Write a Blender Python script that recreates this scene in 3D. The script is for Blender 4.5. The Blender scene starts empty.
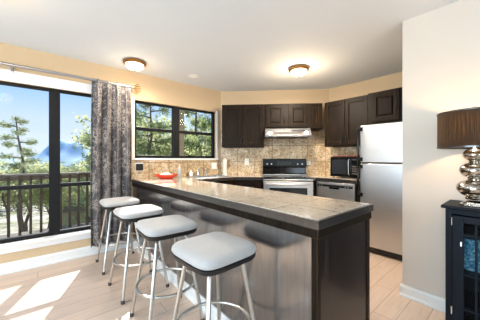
import bpy, bmesh, math, random
from mathutils import Vector, Matrix
C = bpy.context.scene.collection
SC = bpy.context.scene
PI = math.pi
random.seed(7)

# ------------------------------------------------------------ camera, sky, sun, fill lamps, exposure
H = 1.22
cam = bpy.data.objects.new('camera', bpy.data.cameras.new('camera'))
C.objects.link(cam)
cam.location = (0, 0, H)
cam.rotation_euler = (PI/2, 0, -math.atan2(.6475, .762))
cam.data.sensor_width = 36
cam.data.lens = 238/480*36
cam.data.shift_y = -1.5/480
cam.data.clip_start = .05
cam.data.clip_end = 3000
SC.camera = cam
SC.view_settings.view_transform = 'Standard'
SC.view_settings.look = 'None'
SC.view_settings.gamma = 1
SC.view_settings.use_curve_mapping = False
SC.view_settings.exposure = -.27

world = bpy.data.worlds.new('world'); SC.world = world
world.use_nodes = True
wn = world.node_tree.nodes; wl = world.node_tree.links
tc = wn.new('ShaderNodeTexCoord'); sx = wn.new('ShaderNodeSeparateXYZ'); sr = wn.new('ShaderNodeValToRGB')
wl.new(tc.outputs['Generated'], sx.inputs[0]); wl.new(sx.outputs['Z'], sr.inputs[0])
def lin(r, g, b): return tuple(((c/255+.055)/1.055)**2.4 for c in (r, g, b))+(1,)
el = sr.color_ramp.elements
el.new(.14); el.new(.28)
for q, (p, c) in zip(el, ((0, lin(226, 238, 246)), (.13, lin(206, 228, 246)), (.27, lin(138, 196, 250)), (.7, lin(80, 146, 226)))): q.position = p; q.color = c
wl.new(sr.outputs[0], wn['Background'].inputs[0])
wn['Background'].inputs[1].default_value = 1.35

sd = bpy.data.lights.new('sun', 'SUN'); sun = bpy.data.objects.new('sun', sd); C.objects.link(sun)
sun.rotation_euler = Vector((-.38, -.92, -.78)).to_track_quat('-Z', 'Y').to_euler()
sd.energy = 12; sd.angle = math.radians(.6); sd.color = (1, .95, .87)

def area(name, loc, aim, sx, sy, power, col=(1, 1, 1)):
    l = bpy.data.lights.new(name, 'AREA'); l.shape = 'RECTANGLE'; l.size = sx; l.size_y = sy
    l.energy = power; l.color = col
    o = bpy.data.objects.new(name, l); C.objects.link(o); o.location = loc
    o.rotation_euler = Vector(aim).to_track_quat('-Z', 'Y').to_euler()
    return o
# fill lamps added at the openings behind the camera, standing in for window daylight
area('fill_west', (-2.93, .55, 1.3), (1, 0, 0), 2.9, 1.6, 190, (.64, .84, 1))
area('fill_south', (.1, -3.13, 1.35), (0, 1, .12), 2.1, 1.5, 78, (.64, .83, 1))

# ------------------------------------------------------------ materials
def S(r, g, b):
    f = lambda c: ((c/255+.055)/1.055)**2.4 if c > 10 else c/255/12.92
    return (f(r), f(g), f(b), 1)
class NT:
    def __init__(s, name):
        s.m = bpy.data.materials.new(name); s.m.use_nodes = True
        s.t = s.m.node_tree; s.n = s.t.nodes; s.b = s.n['Principled BSDF']
        s.co = None
    def N(s, kind, **kw):
        n = s.n.new('ShaderNode'+kind)
        for k, v in kw.items():
            if k.startswith('i_'):
                key = k[2:].replace('_', ' ')
                n.inputs[key].default_value = v
            else: setattr(n, k, v)
        return n
    def L(s, a, b): s.t.links.new(a, b)
    def coord(s, scale=(1, 1, 1), rot=(0, 0, 0), loc=(0, 0, 0)):
        tc = s.N('TexCoord'); mp = s.N('Mapping')
        mp.inputs['Scale'].default_value = scale; mp.inputs['Rotation'].default_value = rot; mp.inputs['Location'].default_value = loc
        s.L(tc.outputs['Object'], mp.inputs[0]); return mp.outputs[0]
    def noise(s, v, scale, detail=4, rough=.55, dist=0):
        n = s.N('TexNoise'); n.inputs['Scale'].default_value = scale; n.inputs['Detail'].default_value = detail
        n.inputs['Roughness'].default_value = rough; n.inputs['Distortion'].default_value = dist
        s.L(v, n.inputs['Vector']); return n.outputs['Fac']
    def ramp(s, f, stops):
        r = s.N('ValToRGB'); e = r.color_ramp.elements
        while len(e) < len(stops): e.new(.5)
        for q, (p, c) in zip(e, stops): q.position = p; q.color = c
        s.L(f, r.inputs[0]); return r.outputs[0]
    def mix(s, f, a, b, mode='MIX'):
        m = s.N('Mix'); m.data_type = 'RGBA'; m.blend_type = mode
        for sock, val in ((m.inputs[0], f), (m.inputs[6], a), (m.inputs[7], b)):
            if hasattr(val, 'links'): s.L(val, sock)
            else: sock.default_value = val
        return m.outputs[2]
    def math(s, op, a, b=None):
        m = s.N('Math'); m.operation = op
        for i, v in enumerate((a, b)):
            if v is None: continue
            if hasattr(v, 'links'): s.L(v, m.inputs[i])
            else: m.inputs[i].default_value = v
        return m.outputs[0]
    def bump(s, h, strength=.2, dist=.01):
        b = s.N('Bump'); b.inputs['Strength'].default_value = strength; b.inputs['Distance'].default_value = dist
        s.L(h, b.inputs['Height']); s.L(b.outputs[0], s.b.inputs['Normal'])
    def set(s, **kw):
        for k, v in kw.items(): s.b.inputs[k.replace('_', ' ')].default_value = v
        return s
def plain(name, col, rough=.5, metal=0, var=.06, scale=14, **kw):
    t = NT(name); v = t.coord()
    n = t.noise(v, scale, 3)
    a = tuple(c*(1-var) for c in col[:3])+(1,); b = tuple(min(1, c*(1+var)) for c in col[:3])+(1,)
    t.L(t.ramp(n, [(.3, a), (.7, b)]), t.b.inputs['Base Color'])
    t.set(Roughness=rough, Metallic=metal)
    for k, v2 in kw.items(): t.b.inputs[k.replace('_', ' ')].default_value = v2
    return t.m
M = {}
def wallpaint(name, col):
    t = NT(name); v = t.coord()
    n = t.noise(v, 1.3, 2); a = tuple(c*.97 for c in col[:3])+(1,)
    t.L(t.ramp(n, [(.3, a), (.7, col)]), t.b.inputs['Base Color'])
    t.set(Roughness=.75); t.bump(t.noise(v, 160, 3), .12, .003); return t.m
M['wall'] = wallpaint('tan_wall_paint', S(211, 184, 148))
M['wall_near'] = wallpaint('wall_paint_cool_lit', S(220, 209, 196))  # paler, greyer than the tan walls: cool window light put into the colour
M['ceil'] = wallpaint('white_ceiling_paint', S(216, 223, 230))
M['white'] = plain('white_gloss_trim_paint', S(238, 237, 234), .35, var=.02)
M['plastic_white'] = plain('white_plastic', S(240, 238, 232), .35, var=.02)
M['black'] = plain('black_window_frame', S(10, 11, 13), .5, Specular_IOR_Level=.25)
M['blackgloss'] = plain('black_gloss_enamel', S(10, 10, 12), .12)
M['blackplastic'] = plain('black_plastic', S(16, 16, 18), .4)
M['rubber'] = plain('dark_rubber', S(70, 66, 62), .7)
def floor_mat():
    t = NT('wood_plank_floor'); v = t.coord()
    br = t.N('TexBrick'); br.offset = .37; br.offset_frequency = 2; br.squash = 1
    br.inputs['Scale'].default_value = 1; br.inputs['Brick Width'].default_value = 1.25; br.inputs['Row Height'].default_value = .152
    br.inputs['Mortar Size'].default_value = .0016; br.inputs['Mortar Smooth'].default_value = .2; br.inputs['Bias'].default_value = 0
    br.inputs['Color1'].default_value = (0, 0, 0, 1); br.inputs['Color2'].default_value = (1, 1, 1, 1); br.inputs['Mortar'].default_value = (.5, .5, .5, 1)
    t.L(v, br.inputs['Vector'])
    base = t.ramp(br.outputs['Color'], [(0, S(192, 160, 130)), (.35, S(208, 177, 146)), (.7, S(200, 168, 138)), (1, S(218, 192, 165))])
    # grain, offset per plank
    add = t.N('VectorMath'); add.operation = 'ADD'; t.L(v, add.inputs[0])
    sc = t.N('VectorMath'); sc.operation = 'SCALE'; sc.inputs['Scale'].default_value = 13; t.L(br.outputs['Color'], sc.inputs[0]); t.L(sc.outputs[0], add.inputs[1])
    mp = t.N('Mapping'); mp.inputs['Scale'].default_value = (1.2, 15, 1); t.L(add.outputs[0], mp.inputs[0])
    g = t.noise(mp.outputs[0], 2.2, 6, .6, 1.2)
    grain = t.ramp(g, [(.32, S(168, 138, 112)), (.5, S(226, 204, 180)), (.72, S(245, 230, 212))])
    c = t.mix(.55, base, grain, 'MULTIPLY')
    c = t.mix(.35, c, S(236, 228, 220))
    c = t.mix(br.outputs['Fac'], c, S(120, 96, 76))
    t.L(c, t.b.inputs['Base Color'])
    t.set(Roughness=.36); t.bump(g, .08, .002); return t.m
M['floor'] = floor_mat()
def espresso(name, dark, light, axis='z', gloss=.3, wear=True):
    t = NT(name)
    sc = {'z': (22, 22, 1.3), 'x': (1.3, 22, 22)}[axis]
    v = t.coord(sc); w = t.coord()
    g = t.noise(v, 2.5, 6, .62, .4)
    c = t.ramp(g, [(.3, dark), (.55, tuple(.5*(a+b) for a, b in zip(dark, light))), (.78, light)])
    t.L(c, t.b.inputs['Base Color'])
    r = t.N('MapRange'); r.inputs[3].default_value = gloss-.06; r.inputs[4].default_value = gloss+.12; t.L(g, r.inputs[0])
    t.L(r.outputs[0], t.b.inputs['Roughness'])
    t.bump(g, .1, .002)
    t.b.inputs['Specular IOR Level'].default_value = .45
    return t.m
M['esp'] = espresso('espresso_stained_wood', S(9, 7, 6), S(42, 30, 18), gloss=.42)
M['esp'].node_tree.nodes['Principled BSDF'].inputs['Specular IOR Level'].default_value = .12
M['espx'] = espresso('espresso_wood_rail', S(26, 23, 23), S(58, 50, 46), 'x')
M['panel'] = espresso('espresso_peninsula_panel', S(26, 24, 25), S(66, 60, 60), 'z', .2)
M['panel'].node_tree.nodes['Principled BSDF'].inputs['Coat Weight'].default_value = 1
M['panel'].node_tree.nodes['Principled BSDF'].inputs['Coat Roughness'].default_value = .2
M['panel'].node_tree.nodes['Principled BSDF'].inputs['Coat IOR'].default_value = 3.2
def streaky(m):
    nt = m.node_tree; b = nt.nodes['Principled BSDF']; nz = next(n for n in nt.nodes if n.type == 'TEX_NOISE')
    r = nt.nodes.new('ShaderNodeMapRange'); r.inputs[1].default_value = .3; r.inputs[2].default_value = .7; r.inputs[3].default_value = .7; r.inputs[4].default_value = 1
    nt.links.new(nz.outputs['Fac'], r.inputs[0]); nt.links.new(r.outputs[0], b.inputs['Coat Weight'])
streaky(M['panel'])
M['blkwood'] = espresso('black_painted_wood', S(8, 12, 18), S(16, 24, 34), 'z', .5)
M['blkwood'].node_tree.nodes['Principled BSDF'].inputs['Specular IOR Level'].default_value = .18
M['endp'] = espresso('espresso_end_panel', S(14, 11, 12), S(52, 38, 32), 'z', .3)
for k_, iw in (('espx', 2.3), ('endp', 1.6)):
    b_ = M[k_].node_tree.nodes['Principled BSDF']; b_.inputs['Coat Weight'].default_value = .5 if k_ == 'espx' else .22; b_.inputs['Specular IOR Level'].default_value = .3; b_.inputs['Coat Roughness'].default_value = .22; b_.inputs['Coat IOR'].default_value = iw
def edge_highlight_wear(m, col):  # lighter brown edges: glaze wear plus an edge highlight put into the colour
    nt = m.node_tree; b = nt.nodes['Principled BSDF']; src = b.inputs['Base Color'].links[0].from_socket
    bv = nt.nodes.new('ShaderNodeBevel'); bv.samples = 4; bv.inputs['Radius'].default_value = .007
    ge = nt.nodes.new('ShaderNodeNewGeometry'); dt = nt.nodes.new('ShaderNodeVectorMath'); dt.operation = 'DOT_PRODUCT'
    nt.links.new(bv.outputs[0], dt.inputs[0]); nt.links.new(ge.outputs['Normal'], dt.inputs[1])
    mr = nt.nodes.new('ShaderNodeMapRange'); mr.inputs[1].default_value = .97; mr.inputs[2].default_value = .80; mr.inputs[3].default_value = 0; mr.inputs[4].default_value = .55
    nt.links.new(dt.outputs['Value'], mr.inputs[0])
    mx = nt.nodes.new('ShaderNodeMix'); mx.data_type = 'RGBA'; nt.links.new(mr.outputs[0], mx.inputs[0]); nt.links.new(src, mx.inputs[6]); mx.inputs[7].default_value = col
    nt.links.new(mx.outputs[2], b.inputs['Base Color'])
edge_highlight_wear(M['esp'], S(128, 98, 66))
def granite(name, grout, tile, light=True):
    t = NT(name); v = t.coord()
    n1 = t.noise(v, 9, 5, .7); n2 = t.noise(v, 36, 5, .75)
    c = t.ramp(n1, [(.28, S(216, 200, 178)), (.48, S(240, 228, 210)), (.7, S(250, 244, 234))])
    sp = t.ramp(n2, [(.36, S(150, 122, 98)), (.47, S(234, 220, 202)), (.7, S(255, 250, 244))])
    c = t.mix(.75, c, sp, 'MULTIPLY')
    br = t.N('TexBrick'); br.offset = 0; br.inputs['Scale'].default_value = 1
    br.inputs['Brick Width'].default_value = tile; br.inputs['Row Height'].default_value = tile
    br.inputs['Mortar Size'].default_value = .0045; br.inputs['Mortar Smooth'].default_value = .1
    t.L(v, br.inputs['Vector'])
    c = t.mix(.32, c, S(250, 242, 232))
    c = t.mix(br.outputs['Fac'], c, grout)
    t.L(c, t.b.inputs['Base Color'])
    t.set(Roughness=.12); t.b.inputs['Coat Weight'].default_value = 1; t.b.inputs['Coat Roughness'].default_value = .17; t.b.inputs['Coat IOR'].default_value = 2.2
    return t.m
M['counter'] = granite('beige_granite_tile', S(150, 126, 100), .31)
def splash():
    t = NT('travertine_wall_tile'); v = t.coord(rot=(PI/2, 0, 0))
    n1 = t.noise(v, 6, 4, .65); n2 = t.noise(v, 42, 4, .75)
    c = t.ramp(n1, [(.3, S(184, 154, 118)), (.5, S(216, 196, 164)), (.7, S(238, 228, 208))])
    sp = t.ramp(n2, [(.38, S(104, 80, 58)), (.5, S(228, 214, 192)), (.64, S(255, 252, 248))])
    c = t.mix(.8, c, sp, 'MULTIPLY')
    br = t.N('TexBrick'); br.offset = 0; br.inputs['Scale'].default_value = 1
    br.inputs['Brick Width'].default_value = .31; br.inputs['Row Height'].default_value = .29
    br.inputs['Mortar Size'].default_value = .005; br.inputs['Mortar Smooth'].default_value = .1
    t.L(v, br.inputs['Vector'])
    c = t.mix(br.outputs['Fac'], c, S(126, 102, 74))
    t.L(c, t.b.inputs['Base Color']); t.set(Roughness=.35); t.bump(n2, .15, .003); return t.m
M['splash'] = splash()
def steel(name, col, rough, brush=(1, 1, 60)):
    t = NT(name); v = t.coord(brush); n = t.noise(v, 4, 4, .6)
    a = tuple(c*.88 for c in col[:3])+(1,)
    t.L(t.ramp(n, [(.3, a), (.7, col)]), t.b.inputs['Base Color'])
    r = t.N('MapRange'); r.inputs[3].default_value = rough*.85; r.inputs[4].default_value = rough*1.2; t.L(n, r.inputs[0])
    t.L(r.outputs[0], t.b.inputs['Roughness']); t.set(Metallic=1); return t.m
M['steel'] = steel('brushed_stainless_steel', S(216, 217, 218), .36)
M['steel_dark'] = steel('brushed_steel_darker', S(206, 204, 200), .36)
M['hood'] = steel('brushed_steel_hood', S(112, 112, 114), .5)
M['nickel'] = steel('satin_nickel_tube', S(205, 202, 196), .28, (1, 1, 10))
M['chrome'] = steel('polished_chrome', S(225, 226, 228), .1)
M['rodmetal'] = steel('grey_metal_rod', S(170, 170, 172), .35)
M['bronze'] = plain('aged_bronze', S(150, 108, 58), .35, .85)
def glass(name, tint=(1, 1, 1, 1), gl=.06):
    t = NT(name); tr = t.N('BsdfTransparent'); tr.inputs[0].default_value = tint
    gg = t.N('BsdfGlossy'); gg.inputs['Roughness'].default_value = .01
    fr = t.N('Fresnel'); fr.inputs[0].default_value = 1.12
    mx = t.N('MixShader'); t.L(fr.outputs[0], mx.inputs[0]); t.L(tr.outputs[0], mx.inputs[1]); t.L(gg.outputs[0], mx.inputs[2])
    t.n.remove(t.b); t.L(mx.outputs[0], t.n['Material Output'].inputs[0]); return t.m
M['glass'] = glass('clear_window_glass')
M['cabglass'] = glass('cabinet_door_glass', (.9, .92, .93, 1))
def emit(name, col, power, base=None):
    t = NT(name); t.set(Roughness=.4); t.b.inputs['Base Color'].default_value = base or col
    n = t.noise(t.coord(), 9, 3); cr = t.ramp(n, [(.2, tuple(c*.85 for c in col[:3])+(1,)), (.7, col)])
    t.L(cr, t.b.inputs['Emission Color'])
    t.b.inputs['Emission Strength'].default_value = power; return t.m
M['bowl_glow'] = emit('lit_alabaster_glass', (1, .86, .62, 1), 3.5)
M['spot_glow'] = emit('lit_hood_lamp', (1, .97, .9, 1), 6)
M['can_glow'] = plain('white_recessed_lens', S(250, 250, 248), .4, var=.01)
M['display'] = emit('dim_range_display', S(110, 130, 120), .05, S(20, 24, 22))
def fabric(name, col, bumps=220, rough=.9):
    t = NT(name); v = t.coord(); n = t.noise(v, bumps, 2); m = t.noise(v, 5, 3)
    a = tuple(c*.9 for c in col[:3])+(1,)
    c = t.ramp(m, [(.35, a), (.65, col)]); c = t.mix(.25, c, t.ramp(n, [(.3, S(150, 150, 150)), (.7, S(255, 255, 255))]), 'MULTIPLY')
    t.L(c, t.b.inputs['Base Color']); t.set(Roughness=rough); t.b.inputs['Sheen Weight'].default_value = .2
    t.bump(n, .2, .002); return t.m
M['cushion'] = fabric('light_grey_seat_fabric', S(190, 187, 184))
M['cloth'] = fabric('white_cotton', S(240, 232, 220))
def curtain_mat():
    t = NT('damask_branch_curtain_fabric'); v = t.coord()
    nz = t.N('TexNoise'); nz.inputs['Scale'].default_value = 7; nz.inputs['Detail'].default_value = 3; t.L(v, nz.inputs['Vector'])
    mv = t.N('VectorMath'); mv.operation = 'SCALE'; mv.inputs['Scale'].default_value = .16; t.L(nz.outputs['Color'], mv.inputs[0])
    ad = t.N('VectorMath'); ad.operation = 'ADD'; t.L(v, ad.inputs[0]); t.L(mv.outputs[0], ad.inputs[1])
    def vor(scale, lo, hi, sq):
        mp = t.N('Mapping'); mp.inputs['Scale'].default_value = sq; t.L(ad.outputs[0], mp.inputs[0])
        vo = t.N('TexVoronoi'); vo.feature = 'DISTANCE_TO_EDGE'; vo.inputs['Scale'].default_value = scale; t.L(mp.outputs[0], vo.inputs['Vector'])
        r = t.N('MapRange'); r.inputs[1].default_value = lo; r.inputs[2].default_value = hi; r.inputs[3].default_value = 1; r.inputs[4].default_value = 0
        t.L(vo.outputs['Distance'], r.inputs[0]); return r.outputs[0]
    a = vor(15, .022, .06, (1, .3, .55)); b = vor(30, .05, .12, (1, .35, .8))
    msk = t.noise(v, 5, 2); mr = t.N('MapRange'); mr.inputs[1].default_value = .46; mr.inputs[2].default_value = .56; t.L(msk, mr.inputs[0])
    b2 = t.math('MULTIPLY', b, mr.outputs[0])
    ms2 = t.noise(ad.outputs[0], 16, 2); m2 = t.N('MapRange'); m2.inputs[1].default_value = .47; m2.inputs[2].default_value = .53; t.L(ms2, m2.inputs[0])
    fl = t.N('TexVoronoi'); fl.inputs['Scale'].default_value = 55; t.L(ad.outputs[0], fl.inputs['Vector'])
    fr = t.N('MapRange'); fr.inputs[1].default_value = .22; fr.inputs[2].default_value = .4; fr.inputs[3].default_value = 1; fr.inputs[4].default_value = 0; t.L(fl.outputs['Distance'], fr.inputs[0])
    f = t.math('MAXIMUM', t.math('MULTIPLY', a, m2.outputs[0]), t.math('MAXIMUM', b2, t.math('MULTIPLY', t.math('MULTIPLY', fr.outputs[0], mr.outputs[0]), .8)))
    c = t.mix(t.math('MULTIPLY', f, .62), S(66, 62, 66), S(180, 170, 162))
    t.L(c, t.b.inputs['Base Color']); t.set(Roughness=.7); t.b.inputs['Sheen Weight'].default_value = .3
    return t.m
M['curtain'] = curtain_mat()
def shade_mat():
    t = NT('brown_pleated_string_shade'); tc = t.N('TexCoord'); 
    g = t.N('SeparateXYZ'); t.L(tc.outputs['Object'], g.inputs[0])
    an = t.math('ARCTAN2', g.outputs[1], g.outputs[0]); 
    cb = t.N('CombineXYZ'); t.L(t.math('MULTIPLY', an, 80), cb.inputs[0]); t.L(t.math('MULTIPLY', g.outputs[2], 3), cb.inputs[1])
    n = t.noise(cb.outputs[0], 1.6, 4, .7)
    c = t.ramp(n, [(.34, S(6, 6, 8)), (.52, S(28, 25, 20)), (.74, S(92, 78, 50))])
    t.L(c, t.b.inputs['Base Color']); t.set(Roughness=.8)
    tl = t.N('BsdfTranslucent'); t.L(t.ramp(n, [(.36, S(50, 40, 20)), (.75, S(255, 222, 140))]), tl.inputs[0])
    mx = t.N('MixShader'); mx.inputs[0].default_value = .22; t.L(t.b.outputs[0], mx.inputs[1]); t.L(tl.outputs[0], mx.inputs[2])
    t.L(mx.outputs[0], t.n['Material Output'].inputs[0]); t.bump(n, .4, .004); return t.m
M['shade'] = shade_mat()
def mercury():
    t = NT('mercury_glass'); v = t.coord(); n = t.noise(v, 30, 4, .7)
    t.L(t.ramp(n, [(.32, S(96, 84, 70)), (.5, S(190, 182, 170)), (.7, S(236, 232, 226))]), t.b.inputs['Base Color'])
    t.L(t.ramp(n, [(.3, (.3,)*3+(1,)), (.6, (.05,)*3+(1,))]), t.b.inputs['Roughness']); t.set(Metallic=1); t.bump(n, .25, .004); return t.m
M['mercury'] = mercury()
M['red'] = plain('glazed_red_ceramic', S(214, 66, 34), .2)
M['darkred'] = plain('dark_red_plastic', S(120, 26, 28), .4)
M['soap'] = plain('clear_soap_plastic', S(205, 210, 205), .15, Transmission_Weight=.35)
M['tan'] = plain('tan_plastic', S(206, 170, 120), .4)
M['mwglass'] = plain('tinted_oven_glass', S(34, 38, 42), .08)
def woven():
    t = NT('blue_woven_fabric'); v = t.coord(); n = t.noise(v, 34, 4, .7, 2)
    t.L(t.ramp(n, [(.35, S(16, 54, 78)), (.5, S(50, 128, 160)), (.66, S(170, 216, 226))]), t.b.inputs['Base Color']); t.set(Roughness=.8); t.bump(n, .5, .01); return t.m
M['blue'] = woven()
M['deckwood'] = espresso('weathered_deck_wood', S(78, 73, 66), S(116, 109, 98), 'x', .7)
M['balwood'] = espresso('weathered_baluster_wood', S(52, 46, 40), S(84, 75, 66), 'z', .7)
M['bark'] = plain('grey_brown_bark', S(112, 96, 84), .9, var=.25, scale=8)
def leaf(name, a, b):
    t = NT(name); n = t.noise(t.coord(), 3, 3); a = tuple(c*.7 for c in a[:3])+(1,); b = tuple(c*.8 for c in b[:3])+(1,)
    t.L(t.ramp(n, [(.35, a), (.65, b)]), t.b.inputs['Base Color']); t.set(Roughness=.7)
    tl = t.N('BsdfTranslucent'); tl.inputs[0].default_value = b
    mx = t.N('MixShader'); mx.inputs[0].default_value = .55; t.L(t.b.outputs[0], mx.inputs[1]); t.L(tl.outputs[0], mx.inputs[2])
    t.L(mx.outputs[0], t.n['Material Output'].inputs[0]); return t.m
M['leaf_y'] = leaf('yellow_green_leaves', S(158, 172, 112), S(222, 228, 172))
M['leaf_g'] = leaf('green_pine_needles', S(110, 136, 90), S(184, 198, 138))
M['leaf_d'] = leaf('deep_green_needles', S(100, 128, 92), S(166, 186, 134))
def ground():
    t = NT('rocky_dry_ground'); v = t.coord(); n = t.noise(v, .55, 6, .7); k = t.noise(v, 3, 5, .7)
    c = t.ramp(n, [(.38, S(120, 130, 80)), (.48, S(176, 172, 150)), (.62, S(214, 210, 200))])
    c = t.mix(.6, c, t.ramp(k, [(.36, S(110, 104, 96)), (.56, S(240, 236, 228))]), 'MULTIPLY')
    c = t.mix(1, c, (1, 1, 1, 1), 'MULTIPLY')
    t.L(c, t.b.inputs['Base Color']); t.set(Roughness=.95); return t.m
M['ground'] = ground()
M['rock'] = plain('pale_grey_rock', S(170, 167, 162), .9, var=.25, scale=3)
M['mount'] = plain('hazy_blue_mountain', S(184, 206, 220), 1, var=.06, scale=.01)  # distance haze is put into this pale blue colour
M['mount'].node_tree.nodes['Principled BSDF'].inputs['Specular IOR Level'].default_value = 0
M['siding'] = plain('beige_board_siding', S(150, 138, 110), .8)
M['roofing'] = plain('grey_shingle', S(120, 116, 112), .9)

# ------------------------------------------------------------ mesh helpers
def obj(name, bm, mat, parent=None, bevel=0, smooth=False, seg=2):
    bmesh.ops.recalc_face_normals(bm, faces=bm.faces[:])
    me = bpy.data.meshes.new(name); bm.to_mesh(me); bm.free()
    o = bpy.data.objects.new(name, me); C.objects.link(o)
    for m in (mat if isinstance(mat, (list, tuple)) else [mat]): me.materials.append(m)
    if parent: o.parent = parent
    if bevel:
        b = o.modifiers.new('bevel', 'BEVEL'); b.width = bevel; b.segments = seg; b.limit_method = 'ANGLE'; b.angle_limit = math.radians(40)
    if smooth or bevel:
        for p in me.polygons: p.use_smooth = True
        if bevel:
            w = o.modifiers.new('wn', 'WEIGHTED_NORMAL'); w.keep_sharp = True
        else:
            me.set_sharp_from_angle(angle=math.radians(42))
    return o
def B(): return bmesh.new()
def box(bm, x0, x1, y0, y1, z0, z1, mi=0):
    vs = [bm.verts.new((x, y, z)) for x in (x0, x1) for y in (y0, y1) for z in (z0, z1)]
    for q in ((0, 1, 3, 2), (4, 6, 7, 5), (0, 4, 5, 1), (2, 3, 7, 6), (0, 2, 6, 4), (1, 5, 7, 3)):
        f = bm.faces.new([vs[i] for i in q]); f.material_index = mi
    return bm
def bx(*a): return box(B(), *a)
def prism(bm, pts, z0, z1, mi=0):
    a = [bm.verts.new((x, y, z0)) for x, y in pts]; b = [bm.verts.new((x, y, z1)) for x, y in pts]
    bm.faces.new(a[::-1]).material_index = mi; bm.faces.new(b).material_index = mi
    for i in range(len(pts)):
        j = (i+1) % len(pts); bm.faces.new((a[i], a[j], b[j], b[i])).material_index = mi
    return bm
def prism_x(bm, pts, x0, x1):   # profile (y,z) swept along x
    a = [bm.verts.new((x0, y, z)) for y, z in pts]; b = [bm.verts.new((x1, y, z)) for y, z in pts]
    bm.faces.new(a); bm.faces.new(b[::-1])
    for i in range(len(pts)):
        j = (i+1) % len(pts); bm.faces.new((a[i], b[i], b[j], a[j]))
    return bm
def tube(bm, pts, r, n=12, closed=False, caps=True):
    pts = [Vector(p) for p in pts]; rs = r if isinstance(r, (list, tuple)) else [r]*len(pts)
    rings = []; prev = None
    for i, p in enumerate(pts):
        if closed: d = pts[(i+1) % len(pts)]-pts[i-1]
        else: d = pts[min(i+1, len(pts)-1)]-pts[max(i-1, 0)]
        d.normalize()
        if prev is None:
            u = d.orthogonal().normalized()
        else:
            u = (prev-d*prev.dot(d)).normalized()
        prev = u; w = d.cross(u)
        rings.append([bm.verts.new(p+rs[i]*(math.cos(2*PI*k/n)*u+math.sin(2*PI*k/n)*w)) for k in range(n)])
    m = len(rings)
    for i in range(m if closed else m-1):
        a, b = rings[i], rings[(i+1) % m]
        for k in range(n): bm.faces.new((a[k], a[(k+1) % n], b[(k+1) % n], b[k]))
    if caps and not closed: bm.faces.new(rings[0][::-1]); bm.faces.new(rings[-1])
    return bm
def lathe(bm, prof, n=40, cx=0, cy=0):
    rings = []
    for r, z in prof:
        if r < 1e-5: rings.append([bm.verts.new((cx, cy, z))])
        else: rings.append([bm.verts.new((cx+r*math.cos(2*PI*k/n), cy+r*math.sin(2*PI*k/n), z)) for k in range(n)])
    for a, b in zip(rings, rings[1:]):
        for k in range(n):
            j = (k+1) % n
            if len(a) == 1 and len(b) == 1: continue
            if len(a) == 1: bm.faces.new((a[0], b[j], b[k]))
            elif len(b) == 1: bm.faces.new((a[k], a[j], b[0]))
            else: bm.faces.new((a[k], a[j], b[j], b[k]))
    return bm
def cyl_y(bm, x, z, r, y0, y1, n=20):
    return tube(bm, [(x, y0, z), (x, y1, z)], r, n)
def thing(name, label, cat, loc=(0, 0, 0), rz=0, group=None):
    o = bpy.data.objects.new(name, None); C.objects.link(o); o.empty_display_size = .1
    o.location = loc; o.rotation_euler = (0, 0, rz); o['label'] = label; o['category'] = cat
    if group: o['group'] = group
    return o
def tag(o, label, cat, group=None):
    o['label'] = label; o['category'] = cat
    if group: o['group'] = group
    return o
def struct(o, label, cat):
    o['kind'] = 'structure'; o['label'] = label; o['category'] = cat; return o
def sthing(name, label, cat, loc=(0, 0, 0), rz=0):
    return struct(thing(name, label, cat, loc, rz), label, cat)
def dup(root, loc, rz, label):
    r = root.copy(); C.objects.link(r); r.location = loc; r.rotation_euler = (0, 0, rz); r['label'] = label
    for ch in list(root.children):
        c = ch.copy(); C.objects.link(c); c.parent = r
        for g in list(ch.children):
            d = g.copy(); C.objects.link(d); d.parent = c
    return r

# ------------------------------------------------------------ room shell
CZ = 2.44
YW = 3.53          # window wall
XK = 3.90          # kitchen wall (fridge side)
XN = 2.48          # near wall beside the black cabinet
YN = .68           # its free end
struct(obj('floor', bx(-3.1, 4.05, -3.3, 3.7, -.08, 0), M['floor']), 'light oak plank floor of the open kitchen and living room', 'floor')
struct(obj('ceiling', bx(-3.1, 4.05, -3.3, 3.7, CZ, CZ+.12), M['ceil']), 'flat white painted ceiling', 'ceiling')
def holes_wall_x(x0, x1, y0, y1, holes):     # wall along x with window openings (hx0,hx1,hz0,hz1) sorted
    bm = B(); x = x0
    for a, b, c, d in holes:
        box(bm, x, a, y0, y1, 0, CZ); box(bm, a, b, y0, y1, 0, c); box(bm, a, b, y0, y1, d, CZ); x = b
    box(bm, x, x1, y0, y1, 0, CZ); return bm
W1 = (-1.66, .78, .31, 2.045); W2 = (1.04, 2.44, 1.22, 2.055)
struct(obj('wall_left', holes_wall_x(-3.0, 2.56, YW, YW+.15, [W1, W2]), M['wall']), 'tan painted wall with the large picture window and the window over the sink', 'wall')
# diagonal wall of the kitchen, behind the range: runs from (2.54,3.53) to (3.90,2.17)
e = .70711
struct(obj('wall_back', prism(B(), [(2.54, YW), (XK, 2.17), (XK+.12, 2.25), (2.62, YW+.12)], 0, CZ), M['wall']), 'short diagonal tan wall behind the range and hood', 'wall')
struct(obj('wall_right', bx(XK, XK+.12, .36, 2.26, 0, CZ), M['wall']), 'tan wall behind the refrigerator and dishwasher', 'wall')
struct(obj('wall_alcove', bx(XN+.13, XK+.12, .36, .48, 0, CZ), M['wall']), 'tan side wall hidden beside the refrigerator', 'wall')
struct(obj('wall_near', bx(XN, XN+.13, -3.2, YN, 0, CZ), M['wall_near']), 'plain beige wall end between the refrigerator and the table lamp', 'wall')
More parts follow.
